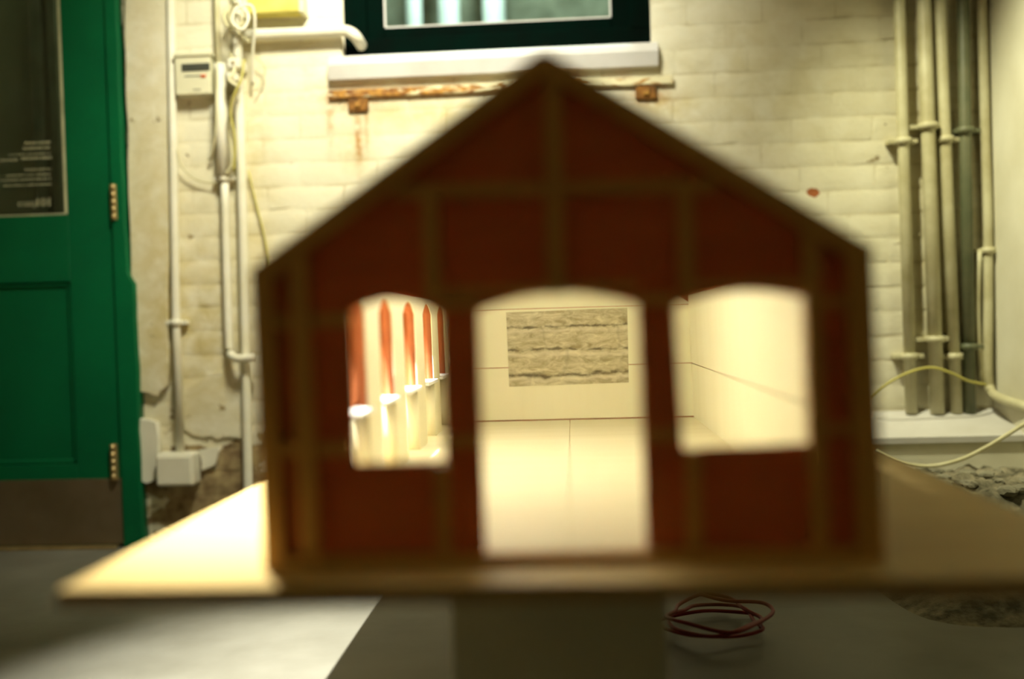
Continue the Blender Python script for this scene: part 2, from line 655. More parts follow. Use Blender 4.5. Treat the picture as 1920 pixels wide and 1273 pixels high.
for (a, b, c, d) in ((gx1 - 0.012, gx1, gz0, DT - .13), (dxl + st, dxl + st + 0.012, gz0, DT - .13), (dxl + st, gx1, gz0, gz0 + 0.006)):
    dpart('glazing_bead', a, b, c, d, leafY0 + 0.002, leafY0 + 0.017, M_bead, door, 0.002)
# frame post with a wavy painted edge, and head
fr = [(dxr + 0.003, 0), (dxr + 0.003, 2.11)]
fr2 = []
zz = 2.11
while zz > 0:
    f = (zz - 0) / 1.7
    fr2.append((at(238 if zz > .9 else 250, 500, YD).x + 0.007 * noise.noise(Vector((0.3, 0.1, zz * 5))) + 0.003 * noise.noise(Vector((2, 0.1, zz * 19))), zz))
    zz -= 0.035
fr2.append((fr2[-1][0], 0))
plate('frame_post', fr + fr2, [], 0.06, lambda a, b, w: (a, YD - 0.012 + w, b), M_green, door)
dpart('frame_head', dxl - 0.06, dxr + 0.05, DT + 0.004, DT + 0.09, YD - 0.012, YD + 0.05, M_green)
dpart('frame_post', dxl - 0.06, dxl - 0.003, 0, DT + 0.004, YD - 0.012, YD + 0.05, M_green)
for (py0, py1) in ((346, 414), (832, 900)):
    h = dpart('hinge', dX(209, py0), dX(221, py0), dZ(215, py1), dZ(215, py0), YD - 0.016, YD + 0.002, M_brass, door, 0.002)
    zz0, zz1 = dZ(215, py1), dZ(215, py0)
    for k in range(5):
        xm = (dX(209, py0) + dX(221, py0)) / 2
        tube('knuckle', [(xm, YD - 0.016, zz0 + (zz1 - zz0) * (k + .05) / 5), (xm, YD - 0.016, zz0 + (zz1 - zz0) * (k + .95) / 5)], 0.008, M_brass, h, 8)

# lettering on the glass, read from behind (mirrored)
GY = leafY0 + 0.0165


def text_me(body, size):
    cu = bpy.data.curves.new('txt', 'FONT')
    cu.body = body
    cu.size = size
    cu.align_x = 'LEFT'
    tmp = bpy.data.objects.new('tmp', cu)
    COL.objects.link(tmp)
    dg = bpy.context.evaluated_depsgraph_get()
    me = bpy.data.meshes.new_from_object(tmp.evaluated_get(dg))
    bpy.data.objects.remove(tmp)
    bpy.data.curves.remove(cu)
    return me


def letters(body, px, py, size, bold=0.0):
    me = text_me(body, size)
    p = at(px, py, GY)
    vs, fs = [], []
    for dx in ((0, bold, -bold) if bold else (0,)):
        b0 = len(vs)
        for q in me.vertices:
            vs.append((p.x - q.co.x + dx, GY - 0.0004 - abs(dx) * .1, p.z + q.co.y))
        fs += [[b0 + k for k in f.vertices] for f in me.polygons]
    link('lettering', mesh('lettering', vs, fs), M_letter, pane)


letters('101', 98, 386, 0.040, 0.0015)
letters('space', 73, 386, 0.034, 0.0)


def smear(px0, px1, py, hgt):
    """a line of print too small to read: broken strip"""
    p1 = at(px1, py, GY)
    p0 = at(px0, py, GY)
    vs, fs = [], []
    x = p0.x
    while x < p1.x:
        w = R.uniform(0.003, 0.010)
        a = [(x, p0.z), (min(x + w, p1.x), p0.z), (min(x + w, p1.x), p0.z + hgt * R.uniform(.7, 1.0)), (x, p0.z + hgt * R.uniform(.7, 1.0))]
        b0 = len(vs)
        vs += [(q[0], GY - 0.0004, q[1]) for q in a]
        fs.append([b0, b0 + 1, b0 + 2, b0 + 3])
        x += w + R.choice((0.0015, 0.0015, 0.002, 0.005))
    link('lettering', mesh('lettering', vs, fs), M_letter, pane)


for (a, b, y, hh) in ((46, 95, 271, .010), (43, 95, 281, .010), (16, 95, 292, .006), (0, 36, 303, .010), (40, 97, 300, .010),
                      (46, 97, 320, .006), (12, 97, 331, .006), (0, 97, 340, .006), (6, 97, 350, .006)):
    smear(a, b, y, hh)
# dim passage beyond the door glass
hall = struct(box('wall_passage', -3.1, XL + 0.05, YD + 0.95, YD + 1.0, 0, ZT, M_plaster))
struct(box('floor_passage', -3.1, XL + 0.05, YD + 0.14, YD + 0.95, -0.05, 0.0, M_floor))
for (px, w) in ((66, .05), (98, .04)):  # added strips standing in for the vertical light streaks in the glass
    q = at(px, 100, YD + 0.9)
    struct(box('streak_strip_1', q.x - w / 2, q.x + w / 2, YD + 0.90, YD + 0.951, 0, ZT, M_stone))


# ------------------------------------------------------------------ window
win = struct(empty('window_1', (0, 0, 0)))
wy = YW + 0.055
gl0, gl1 = at(720, 20, wy).x, at(1146, 20, wy).x
gb = (at(720, 50, wy).z + at(1146, 39, wy).z) / 2


def wbox(name, a, b, c, d, y0, y1, mat, bev=0.004):
    return box(name, a, b, y0, y1, c, d, mat, win, bev, 2)


wbox('frame_rail', wl + .004, wr - .004, wb + 0.012, wb + 0.07, wy - 0.03, wy + 0.05, M_dkgreen)
wbox('sash_rail', gl0, gl1, wb + 0.062, gb, wy - 0.012, wy + 0.03, M_dkgreen)
wbox('frame_post', wl + .004, gl0 - 0.055, wb + 0.06, WIN_TOP, wy - 0.03, wy + 0.05, M_dkgreen)
wbox('frame_post', gl1 + 0.055, wr - .004, wb + 0.06, WIN_TOP, wy - 0.03, wy + 0.05, M_dkgreen)
wbox('sash_stile', gl0 - 0.06, gl0, wb + 0.062, WIN_TOP, wy - 0.012, wy + 0.03, M_dkgreen)
wbox('sash_stile', gl1, gl1 + 0.06, wb + 0.062, WIN_TOP, wy - 0.012, wy + 0.03, M_dkgreen)
wbox('sash_rail', gl0, gl1, WIN_TOP - 0.06, WIN_TOP, wy - 0.012, wy + 0.03, M_dkgreen)
wbox('glazing_bead', gl0, gl1, gb, gb + 0.006, wy - 0.005, wy + 0.008, M_sill, 0.001)
wbox('glazing_bead', gl0, gl0 + 0.006, gb, WIN_TOP - .06, wy - 0.005, wy + 0.008, M_sill, 0.001)
wbox('glazing_bead', gl1 - 0.006, gl1, gb, WIN_TOP - .06, wy - 0.005, wy + 0.008, M_sill, 0.001)
wbox('pane', gl0, gl1, gb, WIN_TOP - 0.06, wy + 0.008, wy + 0.012, M_glass, 0)
# sloped plastered sill
sx0, sx1 = at(612, 130, YW - .05).x, at(1236, 130, YW - .05).x
sz1 = wb + 0.016
prof = [(YW + 0.10, sz1), (YW - 0.008, sz1 - 0.010), (YW - 0.026, sz1 - 0.024), (YW - 0.034, sz1 - 0.044), (YW - 0.024, sz1 - 0.090), (YW + 0.10, sz1 - 0.10)]
vs = [(sx0 if p[0] < YW + .02 else wl + .002, p[0], p[1]) for p in prof] + [(sx1 if p[0] < YW + .02 else wr - .002, p[0], p[1]) for p in prof]
n = len(prof)
me = mesh('window_sill', vs, [list(range(n)), list(range(2 * n - 1, n - 1, -1))] + [[i, (i + 1) % n, n + (i + 1) % n, n + i] for i in range(n)])
link('window_sill', me, M_sill, win)
# rusty angle iron and brackets below the sill
iz = at(700, 170, YW - .04).z
iron = box('angle_iron', at(612, 170, YW - .04).x, at(1264, 150, YW - .04).x, YW - 0.016, YW + 0.02, iz - 0.013, iz + 0.013, M_rust, None, 0.003)
iron.data.materials[0] = M_flaky
tag(iron, 'flaking rusty iron strip running under the white window sill', 'iron strip')
for (px, py) in ((670, 195), (1212, 180)):
    q = at(px, py, YW - .02)
    b = bmesh.new()
    root = box('rusty_bracket', q.x - .034, q.x + .034, YW - 0.012, YW + .01, iz - 0.058, iz - .014, M_rustd, None, 0.005)
    tag(root, 'small rusted bracket bleeding rust streaks below the iron strip' if px < 900 else 'paint-covered rusty bracket under the end of the iron strip by bare wall', 'bracket')
    box('bolt', q.x - .010, q.x + .010, YW - 0.020, YW - .010, iz - 0.046, iz - .028, M_rust, root, 0.003)
# pale posts outside
ext = struct(box('wall_outside', wl - .6, wr + .6, YW + 1.6, YW + 1.65, 0.9, 3.2, M_stone))
YP = YW + 1.10
for (px, w) in ((776, 30), (842, 40), (926, 42)):
    q = at(px, 20, YP)
    hw = w / FPX * YP / 2
    o = tube('railing_post', [(q.x, YP, 0.0), (q.x, YP, 3.1)], hw, M_white, None, 14)
    tag(o, 'pale round post seen through the window glass', 'post', 'posts outside the window')
lamp('yard_lamp_offscreen', 'POINT', (at(850, 0, YP).x + .25, YW + 0.45, 3.0), None, 110, (0.75, 1.0, 0.95), 0.05)

# ------------------------------------------------------------------ left cluster of conduits
def P(px, py, off=0.02):
    return at(px, py, YW - off)


def pipe(name, pts, rad, mat, label, cat, off=0.025, n=1, clips=(), seg=12, group=None):
    w = [P(p[0], p[1], off if len(p) < 3 else p[2]) for p in pts]
    if n > 1:
        w = smooth_path(w, n)
    o = tube(name, w, rad, mat, None, seg)
    tag(o, label, cat, group)
    for (cx, cy) in clips:
        q = P(cx, cy, off)
        t = tube('clip', [(q.x, q.y, q.z - .010), (q.x, q.y, q.z + .010)], rad * 1.45, mat, o, 12)
        box('clip_lug', q.x - rad * 2.6, q.x + rad * 2.6, q.y, YW + .006, q.z - .007, q.z + .007, mat, o, 0.002)
    return o


pipe('conduit_pipe', [(315, -330), (325, 300), (330, 600), (338, 850)], 0.014, M_pipe_w, 'white conduit running down beside the green door frame to a box', 'pipe', clips=((330, 605),))
pipe('conduit_pipe', [(413, 120), (417, 330)], 0.020, M_pipe_w, 'thick short white conduit sleeve right of the cream thermostat', 'pipe', off=0.03)
pipe('conduit_pipe', [(421, 325), (425, 500), (430, 650, .028), (433, 664, .045), (444, 672, .062), (480, 670, .064)], 0.014, M_pipe_w, 'white conduit with a low elbow turning behind the wooden model', 'pipe', n=3, clips=((420, 335),))
pipe('conduit_pipe', [(434, -330), (446, 100), (455, 400), (462, 700), (466, 930), (468, 1000)], 0.016, M_pipe_w, 'long straight white conduit next to the tangled cables', 'pipe', off=0.03)
pipe('conduit_pipe', [(455, 66), (560, 62), (636, 58), (655, 60), (668, 70), (678, 86, -0.02)], 0.019, M_pipe_w, 'horizontal white pipe bending into the window recess', 'pipe', off=0.035, n=4)
pipe('conduit_pipe', [(401, -330), (407, 30), (410, 125)], 0.009, M_cable, 'thin cream pipe dropping into the thick white sleeve', 'pipe', off=0.03)

# tangled cables
def cable(pts, rad, mat, label, off=0.03, n=6, cat='cable', name='cable', group=None):
    w = [P(p[0], p[1], off if len(p) < 3 else p[2]) for p in pts]
    o = tube(name, smooth_path(w, n), rad, mat, None, 8)
    return tag(o, label, cat, group)


cable([(446, -40, .06), (432, 10, .07), (420, 30, .09), (428, 50, .10), (450, 48, .10), (462, 28, .09), (452, 8, .08), (436, 12, .08), (430, 35, .07), (446, 60, .06), (468, 80, .05)], 0.006, M_cable, 'cream cable coiled in a loop over the horizontal pipe end')
cable([(428, -40, .10), (448, 5, .115), (466, 30, .125), (455, 55, .135), (436, 42, .135), (442, 18, .125), (470, 10, .115), (478, 40, .10), (474, 100, .065), (474, 160, .03)], 0.005, M_pipe_w, 'white cable looping twice and hanging down to the junction')
cable([(470, 100, .04), (490, 115, .04), (497, 130, .035), (492, 150, .03), (480, 170, .03)], 0.003, M_cable, 'short thin wire bowing out over bare white bricks')
cable([(432, 100, .06), (440, 130, .08), (430, 150, .09), (446, 165, .08), (436, 190, .06), (430, 240, .05), (436, 300, .05), (424, 328, .04)], 0.007, M_cable, 'twisted cream cable between the thick sleeve and long conduit')
cable([(458, 112, .085), (452, 150, .105), (440, 175, .105), (432, 210, .085), (441, 262, .072), (438, 322, .060)], 0.004, M_cable_y, 'thin yellowish wire twisted around the cream cable')
cable([(332, 280, .03), (340, 310, .03), (365, 335, .02), (395, 343, .02), (415, 342, .03)], 0.003, M_cable, 'thin wire sagging between two conduits under the thermostat')
cable([(466, 320, .02), (480, 380, .015), (493, 430, .015), (503, 480, .015), (512, 540, .015)], 0.003, M_cable_y, 'thin brown-yellow wire slanting away from the long conduit')
cable([(407, 118, .062), (406, 180, .064), (405, 240, .062), (397, 290, .035), (392, 300, .012)], 0.004, M_cable, 'thin cream wire hanging beside the thermostat edge')
for (px, py, s, lab) in ((440, 120, .022, 'white knuckle junction fitting below the cable loops'), (436, 145, .018, 'small white terminal block under the knuckle fitting')):
    q = P(px, py, 0.07)
    o = box('junction_fitting', q.x - s, q.x + s, q.y - s * .7, YW + .004, q.z - s * .8, q.z + s * .8, M_pipe_w, None, s * .35, 3)
    tag(o, lab, 'fitting')
    tube('screw', [(q.x, q.y - s * .7 - .003, q.z), (q.x, q.y - s * .6, q.z)], s * .25, M_brass, o, 8)
# yellowed batten above the pipe
a, b = P(470, 30), P(572, 2)
o = box('yellow_batten', a.x, b.x, YW - 0.06, YW + .004, at(520, 34, YW).z, at(520, 4, YW).z, M_ybox, None, 0.006)
tag(o, 'yellowed plastic batten fixed on the wall above the pipe', 'batten')
box('end_cap', b.x - 0.012, b.x + .004, YW - 0.063, YW + .004, at(520, 36, YW).z, at(520, 2, YW).z, M_cream, o, 0.004)

# thermostat
t0, t1 = P(336, 182), P(399, 104)
th = empty('thermostat', ((t0.x + t1.x) / 2, YW, t0.z))


def tp(name, x0, x1, y0, y1, z0, z1, mat, par=th, bev=0.003):
    o = box(name, x0 - th.location.x, x1 - th.location.x, y0 - YW, y1 - YW, z0 - th.location.z, z1 - th.location.z, mat, None, bev)
    o.parent = par
    return o


tag(th, 'cream wall thermostat with a dark display beside the conduit', 'thermostat')
body = tp('body', t0.x, t1.x, YW - 0.05, YW + .006, t0.z, t1.z, M_cream)
s0, s1 = P(341, 134, .05), P(393, 118, .05)
tp('display', s0.x, s1.x, YW - 0.053, YW - 0.045, s0.z, s1.z, M_lcd, th, 0.001)
s0, s1 = P(346, 144, .05), P(376, 141, .05)
tp('slot', s0.x, s1.x, YW - 0.0515, YW - 0.048, s0.z, s1.z, M_lcd, th, 0.0005)
s0, s1 = P(377, 145, .05), P(386, 140, .05)
tp('button', s0.x, s1.x, YW - 0.054, YW - 0.048, s0.z, s1.z, M_red, th, 0.001)
s0, s1 = P(362, 169, .05), P(376, 167, .05)
tp('slot', s0.x, s1.x, YW - 0.0515, YW - 0.048, s0.z, s1.z, M_lcd, th, 0.0005)
tp('cover', t0.x - .002, t1.x + .006, YW - 0.056, YW + .004, t1.z - 0.008, t1.z + .004, M_cream, th, 0.002)

# painted junction box at the foot of the conduit
q0, q1 = P(304, 908), P(371, 846)
jb = box('junction_box', q0.x, q1.x, YW - 0.07, YW + .004, q0.z, q1.z, M_plaster, None, 0.010, 3)
tag(jb, 'lumpy white painted junction box low on the peeling wall', 'junction box')
box('lid', q0.x + .006, q1.x - .006, YW - 0.076, YW - .066, q0.z + .006, q1.z - .010, M_plaster, jb, 0.004, 2)

# ------------------------------------------------------------------ right cluster of pipes
def rpipe(x_top, x_bot, rad, mat, label, c1, c2, off, ybot=775):
    def X(py):
        return x_top + (x_bot - x_top) * py / 760.0
    return pipe('wall_pipe', [(X(-330), -330), (X(300), 300), (X(ybot), ybot)], rad, mat, label, 'pipe', off=off, clips=((X(c1), c1), (X(c2), c2)), seg=14)


rpipe(1686, 1708, 0.018, M_pipe, 'pale painted pipe at the window end of the pipe row', 265, 668, .035)
rpipe(1732, 1757, 0.022, M_pipe, 'thickest pale pipe with high flange clips, second in the pipe row', 237, 636, .040)
rpipe(1762, 1793, 0.018, M_pipe, 'pale painted pipe between the thickest pipe and the dark green one', 262, 668, .035)
rpipe(1806, 1818, 0.019, M_pipe_g, 'dark green pipe among the pale pipes', 245, 650, .035)
pipe('wall_pipe', [(1834, -330), (1846, 200), (1852, 400), (1853, 560), (1852, 690), (1856, 728), (1870, 744, .10), (1920, 762, .22), (1960, 775, .32)], 0.015, M_pipe, 'pale pipe in the room corner that bends along the side wall', 'pipe', off=0.03, n=4, clips=((1853, 470),))
pipe('wall_pipe', [(1836, 470), (1832, 560), (1834, 640), (1842, 715)], 0.010, M_pipe, 'slim pale pipe beside the corner pipe', 'pipe', off=0.025, n=3)

# boxing ledge at the foot of the pipes
lx0 = at(1250, 800, YW).x
zb, zf = at(1780, 768, YW).z, at(1780, 818, YW - .22).z
yf = YW - 0.22
gz = at(1740, 874, yf).z
led = empty('pipe_boxing', (XR - .5, YW - .1, gz))
tag(led, 'white boxing ledge on the wall foot under the pipes', 'ledge')


def child(name, me, mat, root):
    o = link(name, me, mat)
    o.parent = root
    o.matrix_parent_inverse = Matrix.Translation(-root.location)
    return o


child('top_board', mesh('top_board', [(lx0, YW, zb), (XR, YW, zb), (XR, yf - .01, zf), (lx0, yf - .01, zf), (lx0, YW, zb - .02), (XR, YW, zb - .02), (XR, yf - .01, zf - .018), (lx0, yf - .01, zf - .018)],
      [[0, 1, 2, 3], [4, 5, 6, 7], [0, 1, 5, 4], [1, 2, 6, 5], [2, 3, 7, 6], [3, 0, 4, 7]]), M_sill, led)
child('front_board', box_me('front_board', lx0, XR, yf, yf + .02, 0, zf - .017), M_plaster, led)

# rough raised ground in the corner
nx, ny = 60, 50
gx0, gy0 = 0.70, 2.15
vs, fs = [], []
for j in range(ny + 1):
    for i in range(nx + 1):
        x = gx0 + (XR - gx0) * i / nx
        y = gy0 + (yf + .003 - gy0) * j / ny
        fy = min(1, max(0, (y - 2.25) / 0.6))
        fx = min(1, max(0, (x - 0.75) / 0.25))
        s = fy * fy * (3 - 2 * fy) * fx * fx * (3 - 2 * fx)
        h = (gz - 0.012) * s - 0.006 * (1 - min(1, s * 20))
        h += s * (0.030 * noise.noise(Vector((x * 6, y * 6, 1))) + 0.028 * abs(noise.noise(Vector((x * 17, y * 17, 4)))) + 0.012 * noise.noise(Vector((x * 45, y * 45, 9))))
        vs.append((x, y, h))
for j in range(ny):
    for i in range(nx):
        a = j * (nx + 1) + i
        fs.append([a, a + 1, a + nx + 2, a + nx + 1])
g = link('rough_ground', mesh('rough_ground', vs, fs), M_earth, None, True)
tag(g, 'rough earth and rubble bank in the room corner', 'earth', kind='stuff')


def ground_z(x, y):
    i = min(nx, max(0, round((x - gx0) / (XR - gx0) * nx)))
    j = min(ny, max(0, round((y - gy0) / (yf + .003 - gy0) * ny)))
    return vs[j * (nx + 1) + i][2]


def stone_me(seed):
    bm = bmesh.new()
    bmesh.ops.create_icosphere(bm, subdivisions=2, radius=1)
    for q in bm.verts:
        q.co *= 1 + 0.45 * noise.noise(q.co * 1.3 + Vector((seed * 7, 0, 0)))
        q.co.z *= 0.6
    me = bpy.data.meshes.new('stone')
    bm.to_mesh(me)
    bm.free()
    return me


SM = [stone_me(s) for s in range(4)]
for me in SM:
    me.materials.append(M_stone)
placed = []
for k in range(16):
    s = R.uniform(0.014, 0.033)
    for _ in range(200):
        x, y = R.uniform(0.95, XR - .06), R.uniform(2.70, yf - .11)
        if all(math.hypot(x - q[0], y - q[1]) > (s + q[2]) * 1.75 for q in placed):
            break
    placed.append((x, y, s))
    o = bpy.data.objects.new('stone', R.choice(SM))
    COL.objects.link(o)
    o.location = (x, y, ground_z(x, y) + s * 0.25)
    o.scale = (s * 1.2, s, s)
    o.rotation_euler = (0, 0, R.uniform(0, 6))
    tag(o, 'small broken stone lying on the rough earth bank', 'stone', 'stones on the earth bank')

cable([(1630, 745, .09), (1660, 722, .12), (1700, 700, .13), (1745, 689, .13), (1785, 700, .12), (1815, 714, .10), (1850, 721, .06)], 0.004, M_cable_y, 'yellow wire arching in front of the pipes over the ledge')
w = [at(1640, 845, yf - .015), at(1690, 868, yf - .03), at(1745, 874, yf - .04), at(1800, 862, yf - .06), at(1850, 838, yf - .08), at(1900, 808, yf - .10), at(1960, 770, yf - .12)]
o = tube('cable', smooth_path(w, 6), 0.006, M_cable, None, 8)
tag(o, 'cream cable drooping across the front of the white ledge', 'cable')

# ------------------------------------------------------------------ model: plinth, board
zt = (at(503, 1070, YF).z + at(1657, 1048, YF).z) / 2       # board top
YB0 = 1.05
bxl = at(106, 1103, YB0).x
bxr = at(2187, 1040, YB0).x
BT = 0.020
board = empty('model_board', ((bxl + bxr) / 2, 1.9, zt - BT))
tag(board, 'wide plywood baseboard carrying the timber house model', 'board')
child('board_sheet', box_me('board_sheet', bxl, bxr, YB0 + .0015, 2.86, zt - BT, zt, 0.0), M_ply, board)
child('edge_band', box_me('edge_band', bxl, bxr, YB0, YB0 + .0015, zt - BT, zt - .0005, 0.0), M_edge, board)

px0, px1 = at(846, 1200, 1.30).x, at(1252, 1200, 1.30).x
plx = empty('plinth', ((px0 + px1) / 2, 1.9, 0))
tag(plx, 'off-white box plinth standing under the plywood board', 'plinth')
child('plinth_body', box_me('plinth_body', px0, px1, 1.30, 2.30, 0, zt - BT + .001, 0.002), M_plinth, plx)
child('plinth_lid', box_me('plinth_lid', px0 - .0, px1 + .0, 1.299, 2.301, zt - BT - .016, zt - BT + .001, 0.001), M_plinth, plx)

# red cable heap on the floor
cz = 0.006
cc = at(1345, 1165, 2.25)
pts = []
for k in range(34):
    a = k * 0.62
    rx, ry = 0.105 + 0.022 * math.sin(k * 1.7), 0.12 + 0.03 * math.cos(k * 1.1)
    pts.append((cc.x + rx * math.cos(a) + 0.012 * math.sin(k * .9), 2.30 + ry * math.sin(a), cz + 0.003 * (k % 4) + 0.0012 * k))
o = tube('red_cable', smooth_path(pts, 5), 0.0045, M_cable_r, None, 8)
tag(o, 'red cable lying in loose coils on the concrete floor', 'cable')

# ------------------------------------------------------------------ model house
house = empty('model_house', (0, (YF + YB) / 2, zt))
tag(house, 'open timber-framed gable house model with red panels', 'model house')


def hp(px, py):
    p = at(px, py, YF)
    return (p.x, p.z)


def hpart(o, par=None):
    if par is not None:
        o.parent = par            # par's world matrix is the identity
        return o
    o.parent = house
    o.matrix_parent_inverse = Matrix.Translation(-house.location)
    return o


BL, BRr = hp(500, 1070)[0], hp(1657, 1048)[0]
EL, AP, ER = hp(474, 507), hp(1020, 98), hp(1630, 466)


def xl(zv):
    return BL + (EL[0] - BL) * (zv - zt) / (EL[1] - zt)


def xr(zv):
    return BRr + (ER[0] - BRr) * (zv - zt) / (ER[1] - zt)


outer = [(BL, zt), (BRr, zt), (ER[0], ER[1]), AP, (EL[0], EL[1])]


def arch(pl, pr, top_l, top_c, top_r, bot_l, bot_r):
    """opening from pixel-measured corner points on the front plane"""
    a, b = hp(pl[0], top_l), hp(pr[0], top_r)
    c = hp((pl[0] + pr[0]) / 2, top_c)
    out = [hp(pl[1], bot_l), hp(pr[1], bot_r), b]
    for k in range(1, 10):
        s = 1 - k / 10
        q0 = (a[0] + (b[0] - a[0]) * s, a[1] + (b[1] - a[1]) * s)
        hgt = c[1] - (a[1] + b[1]) / 2
        out.append((q0[0], q0[1] + hgt * 4 * s * (1 - s)))
    out.append(a)
    return out


WLf = arch((652, 662), (822, 832), 585, 560, 590, 874, 868)
DOf = arch((893, 908), (1198, 1216), 582, 548, 570, 1056, 1047)
WRf = arch((1268, 1284), (1524, 1536), 572, 545, 560, 846, 836)
FP0 = YF + 0.016
front = hpart(plate('front_panel', outer, [WLf, DOf, WRf], 0.010, lambda a, b, w_: (a, FP0 + w_, b), M_redply))


def bar(name, p0, p1, wpx, mat, y0=YF, y1=FP0 + .001):
    a, b = Vector(hp(*p0)), Vector(hp(*p1))
    wd = wpx / FPX * YF / 2
    d = (b - a).normalized()
    nn = Vector((-d.y, d.x)) * wd
    o = prism_y(name, [a + nn, b + nn, b - nn, a - nn], y0, y1, mat, None, 0.0008)
    return hpart(o, front)


for (p0, p1, wpx) in (((556, 462), (582, 1052), 34), ((803, 352), (813, 566), 30), ((826, 872), (832, 1050), 26), ((1035, 118), (1043, 552), 32),
                      ((1285, 345), (1290, 556), 28), ((1300, 846), (1305, 1048), 26), ((1520, 412), (1542, 1042), 30)):
    bar('stud', p0, p1, wpx, M_balsa)
for (p0, p1, wpx) in (((488, 510), (513, 1068), 38), ((1612, 458), (1636, 1048), 46)):
    bar('corner_post', p0, p1, wpx, M_balsa, YF - .001, FP0 + .012)
for (p0, p1, wpx) in (((478, 521), (1024, 112), 36), ((1014, 112), (1628, 480), 36)):
    bar('rafter', p0, p1, wpx, M_balsa_x, YF - (.002 if p0[0] < 900 else .0032), FP0 + .012)
for (p0, p1, wpx) in (((735, 358), (1345, 346), 26), ((825, 572), (895, 570), 22), ((820, 548), (1200, 535), 16), ((1198, 562), (1270, 560), 22), ((1290, 535), (1520, 531), 14), ((500, 606), (655, 598), 24), ((1540, 567), (1612, 565), 20),
                      ((510, 846), (658, 842), 24), ((832, 830), (900, 828), 22), ((1214, 818), (1275, 816), 22), ((1545, 806), (1625, 804), 18)):
    bar('rail', p0, p1, wpx, M_balsa_x, YF + .003)
hpart(box('sole_plate', BL, BRr, YF - .003, FP0, zt - .0003, zt + .014, M_balsa_x, None, 0.0008), front)

# left wall: red ply frame with open stud bays, white paper lining inside, arched openings
TH = 0.027
sill_z = hp(560, 838)[1]
head_z = hp(1030, 532)[1]
Ystart, Yend = FP0 + 0.010, YB
wins = [(a * YF, b * YF) for a, b in ((1.07, 1.19), (1.30, 1.428), (1.53, 1.648), (1.752, 1.888), (1.99, 2.118), (2.21, 2.335))]
eave = EL[1] - 0.01


def side_hole(a, b, z0):
    out = [(a, z0), (b, z0), (b, head_z - .02)]
    for k in range(1, 8):
        s = 1 - k / 8
        out.append((a + (b - a) * s, head_z - .02 + .025 * 4 * s * (1 - s)))
    out.append((a, head_z - .02))
    return out


side = [(Ystart, zt), (Yend, zt), (Yend, eave), (Ystart, eave)]
upper = [(Ystart, sill_z - .004), (Yend, sill_z - .004), (Yend, eave), (Ystart, eave)]
lwall = hpart(plate('side_wall', upper, [side_hole(a, b, sill_z - .0005) for a, b in wins], TH - .003, lambda a, b, w_: (xl(b) + .001 + w_, a, b), M_redply))
hpart(plate('wall_lining', upper, [side_hole(a, b, sill_z - .0005) for a, b in wins], 0.003, lambda a, b, w_: (xl(b) + .001 + TH - .003 + w_, a, b), M_lining), lwall)
edges = [Ystart] + [q for w2 in wins for q in w2] + [Yend]
for a, b in zip(edges[0::2], edges[1::2]):
    if b - a > .002:
        hpart(plate('lower_pier', [(a, zt), (b, zt), (b, sill_z - .0035), (a, sill_z - .0035)], [], TH - .0005, lambda a_, b_, w_: (xl(b_) + .001 + w_, a_, b_), M_lining), lwall)
for a, b in wins:
    hpart(plate('paper_panel', [(a - .001, zt), (b + .001, zt), (b + .001, sill_z), (a - .001, sill_z)], [], .0008, lambda a_, b_, w_: (xl(b_) + .0012 + w_, a_, b_), M_paper), lwall)
    hpart(box('window_sill', xl(sill_z) + .0022, xl(sill_z) + TH + .010, a - .004, b + .004, sill_z - .004, sill_z + .004, M_white, None, 0.001), lwall)
# right wall: red ply with two rows of lining panel (hairline joint between)
joint = hp(1500, 815)[1]
jz = at(925, 690, YB).z
rwall = hpart(plate('side_wall', side, [], .012, lambda a, b, w_: (xr(b) - .013 + w_, a, b), M_redply))
for (z0, z1) in ((zt + .006, jz - .0012), (jz + .0012, eave)):
    for (a, b) in ((Ystart, 1.93), (1.932, Yend - .001)):
        hpart(plate('lining_panel', [(a, z0), (b, z0), (b, z1), (a, z1)], [], .005, lambda a_, b_, w_: (xr(b_) - .018 + w_, a_, b_), M_lining), rwall)
for k in range(6):
    yy = Ystart + 0.02 + k * 0.29
    hpart(plate('stud', [(yy - .009, zt), (yy + .009, zt), (yy + .009, eave), (yy - .009, eave)], [], .012, lambda a, b, w_: (xr(b) - .001 + w_, a, b), M_balsa), rwall)
# back wall
inner = [(xl(zt) + .002, zt), (xr(zt) - .002, zt), (ER[0] - .002, ER[1] - .004), (AP[0], AP[1] - .006), (EL[0] + .002, EL[1] - .004)]
bwall = hpart(plate('back_wall', inner, [], .012, lambda a, b, w_: (a, YB + .001 + w_, b), M_redply))
gapz = zt + 0.0075
kz = at(1190, 573, YB).z
for (z0, z1) in ((gapz + .003, jz - .0010), (jz + .0010, kz - .0008)):
    hpart(plate('lining_panel', [(xl(zt) + TH, z0), (xr(zt) - .018, z0), (xr(z1) - .018, z1), (xl(z1) + TH, z1)], [], .005, lambda a_, b_, w_: (a_, YB - .004 + w_, b_), M_lining), bwall)
hpart(plate('lining_panel', [(xl(kz) + TH, kz + .0008), (xr(kz) - .018, kz + .0008), (ER[0] - .018, ER[1] - .03), (AP[0], AP[1] - .035), (EL[0] + .03, EL[1] - .03)], [], .005, lambda a_, b_, w_: (a_, YB - .004 + w_, b_), M_lining), bwall)
# floor boards
fx0, fx1, fxm = xl(zt) + .002, xr(zt) - .002, at(1068, 900, 1.7).x
for (a, b) in ((fx0, fxm - .0006), (fxm + .0006, fx1)):
    hpart(box('floor_panel', a, b, FP0 + .002, YB - .004, zt - .0005, gapz, M_plyf))


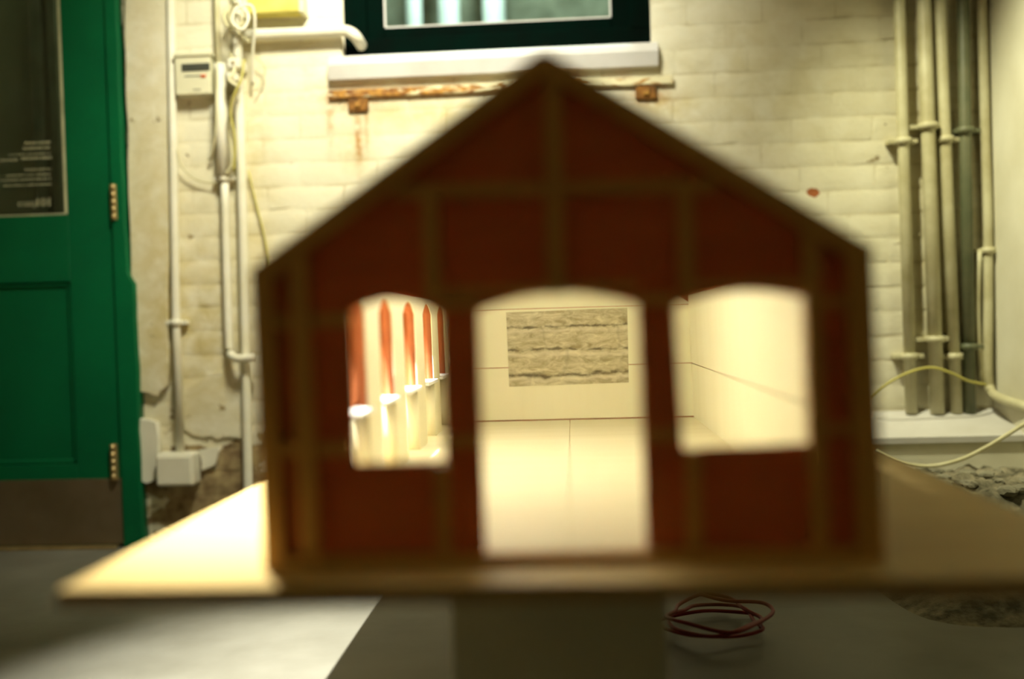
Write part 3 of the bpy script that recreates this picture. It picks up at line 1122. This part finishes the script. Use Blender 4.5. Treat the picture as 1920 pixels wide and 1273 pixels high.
# unseen roof: ply frame, open bays and translucent paper shaped to light the interior
def roof(a, b):
    p, q = Vector(a), Vector(b)
    L = (q - p).length
    d = (q - p) / L
    nn = Vector((-d.y, d.x))
    y0, y1 = FP0 + .011, YB + .013
    bays = []
    n = 6
    for k in range(n):
        ya = y0 + .02 + (y1 - y0 - .04) * k / n + .008
        yb = y0 + .02 + (y1 - y0 - .04) * (k + 1) / n - .008
        for (u0, u1) in ((.03, L / 2 - .008), (L / 2 + .008, L - .03)):
            bays.append([(u0, ya), (u1, ya), (u1, yb), (u0, yb)])

    def fn(off):
        def f(u_, y_, w_):
            c = p + d * u_ - nn * (off - w_)
            return (c.x, y_, c.y)
        return f
    rp = hpart(plate('roof_panel', [(0, y0), (L, y0), (L, y1), (0, y1)], bays, .008, fn(.018), M_redply))
    hpart(plate('roof_diffuser', [(.02, y0), (L - .02, y0), (L - .02, YB), (.02, YB)], [], .001, fn(.0185), M_paper), rp)


roof(EL, AP)
roof(AP, ER)

# brick photograph fixed to the model's back wall


def print_mat():
    t = NT('brick_photo_print', 0.45)
    p = t.gen('Generated')
    sep = t.n('ShaderNodeSeparateXYZ')
    t.l(p, sep.inputs[0])
    obj = t.scaled(p, (3.2, 1, 2.0))
    wob = t.math('MULTIPLY', t.math('SUBTRACT', t.noise(obj, 1.6, 3, 0.5), 0.5), 0.14)
    vv = t.math('ADD', sep.outputs[2], wob)
    rough = t.noise(t.scaled(p, (2.4, 1, 4.2)), 3.2, 9, 0.72, 0.9)
    c = t.mix(t.ramp(rough, 0.36, 0.66), (0.33, 0.27, 0.13), (0.72, 0.66, 0.43))
    fine = t.noise(t.scaled(p, (2.2, 1, 3.0)), 4, 6, 0.7)
    for (z0, wd) in ((0.79, .022), (0.47, .026), (0.15, .040)):
        d = t.math('ABSOLUTE', t.math('SUBTRACT', vv, z0))
        e = t.math('ADD', d, t.math('MULTIPLY', t.math('SUBTRACT', fine, 0.48), 0.16))
        c = t.mix(t.math('MULTIPLY', t.ramp(e, wd, 0.0), .85), c, (0.09, 0.065, 0.025))
        d2 = t.math('ABSOLUTE', t.math('SUBTRACT', vv, z0 - 0.055))
        c = t.mix(t.math('MULTIPLY', t.ramp(d2, .04, 0.0), .5), c, (0.80, 0.74, 0.54))
    # perpends
    hx = t.math('ADD', sep.outputs[0], wob)
    for (x0, za, zb_) in ((0.30, .47, .79), (0.93, .47, .79), (0.48, .15, .47)):
        d = t.math('ABSOLUTE', t.math('SUBTRACT', hx, x0))
        m = t.math('MULTIPLY', t.ramp(d, .016, 0.0), t.math('MULTIPLY', t.math('GREATER_THAN', sep.outputs[2], za), t.math('LESS_THAN', sep.outputs[2], zb_)))
        c = t.mix(t.math('MULTIPLY', m, .25), c, (0.16, 0.12, 0.06))
    t.color(c)
    return t.m


c0, c1, c2, c3 = [at(p[0], p[1], YB - .0045) for p in ((955, 725), (1179, 717), (1176, 577), (949, 586))]
yy0, yy1 = YB - .0052, YB - .0038
vsP = [(c.x, y, c.z) for y in (yy0, yy1) for c in (c0, c1, c2, c3)]
o = link('photo_print', mesh('photo_print', vsP, [[0, 1, 2, 3], [4, 5, 6, 7], [0, 1, 5, 4], [1, 2, 6, 5], [2, 3, 7, 6], [3, 0, 4, 7]]), print_mat())
tag(o, 'unframed photograph of rough brickwork fixed inside on the model back wall', 'photograph')
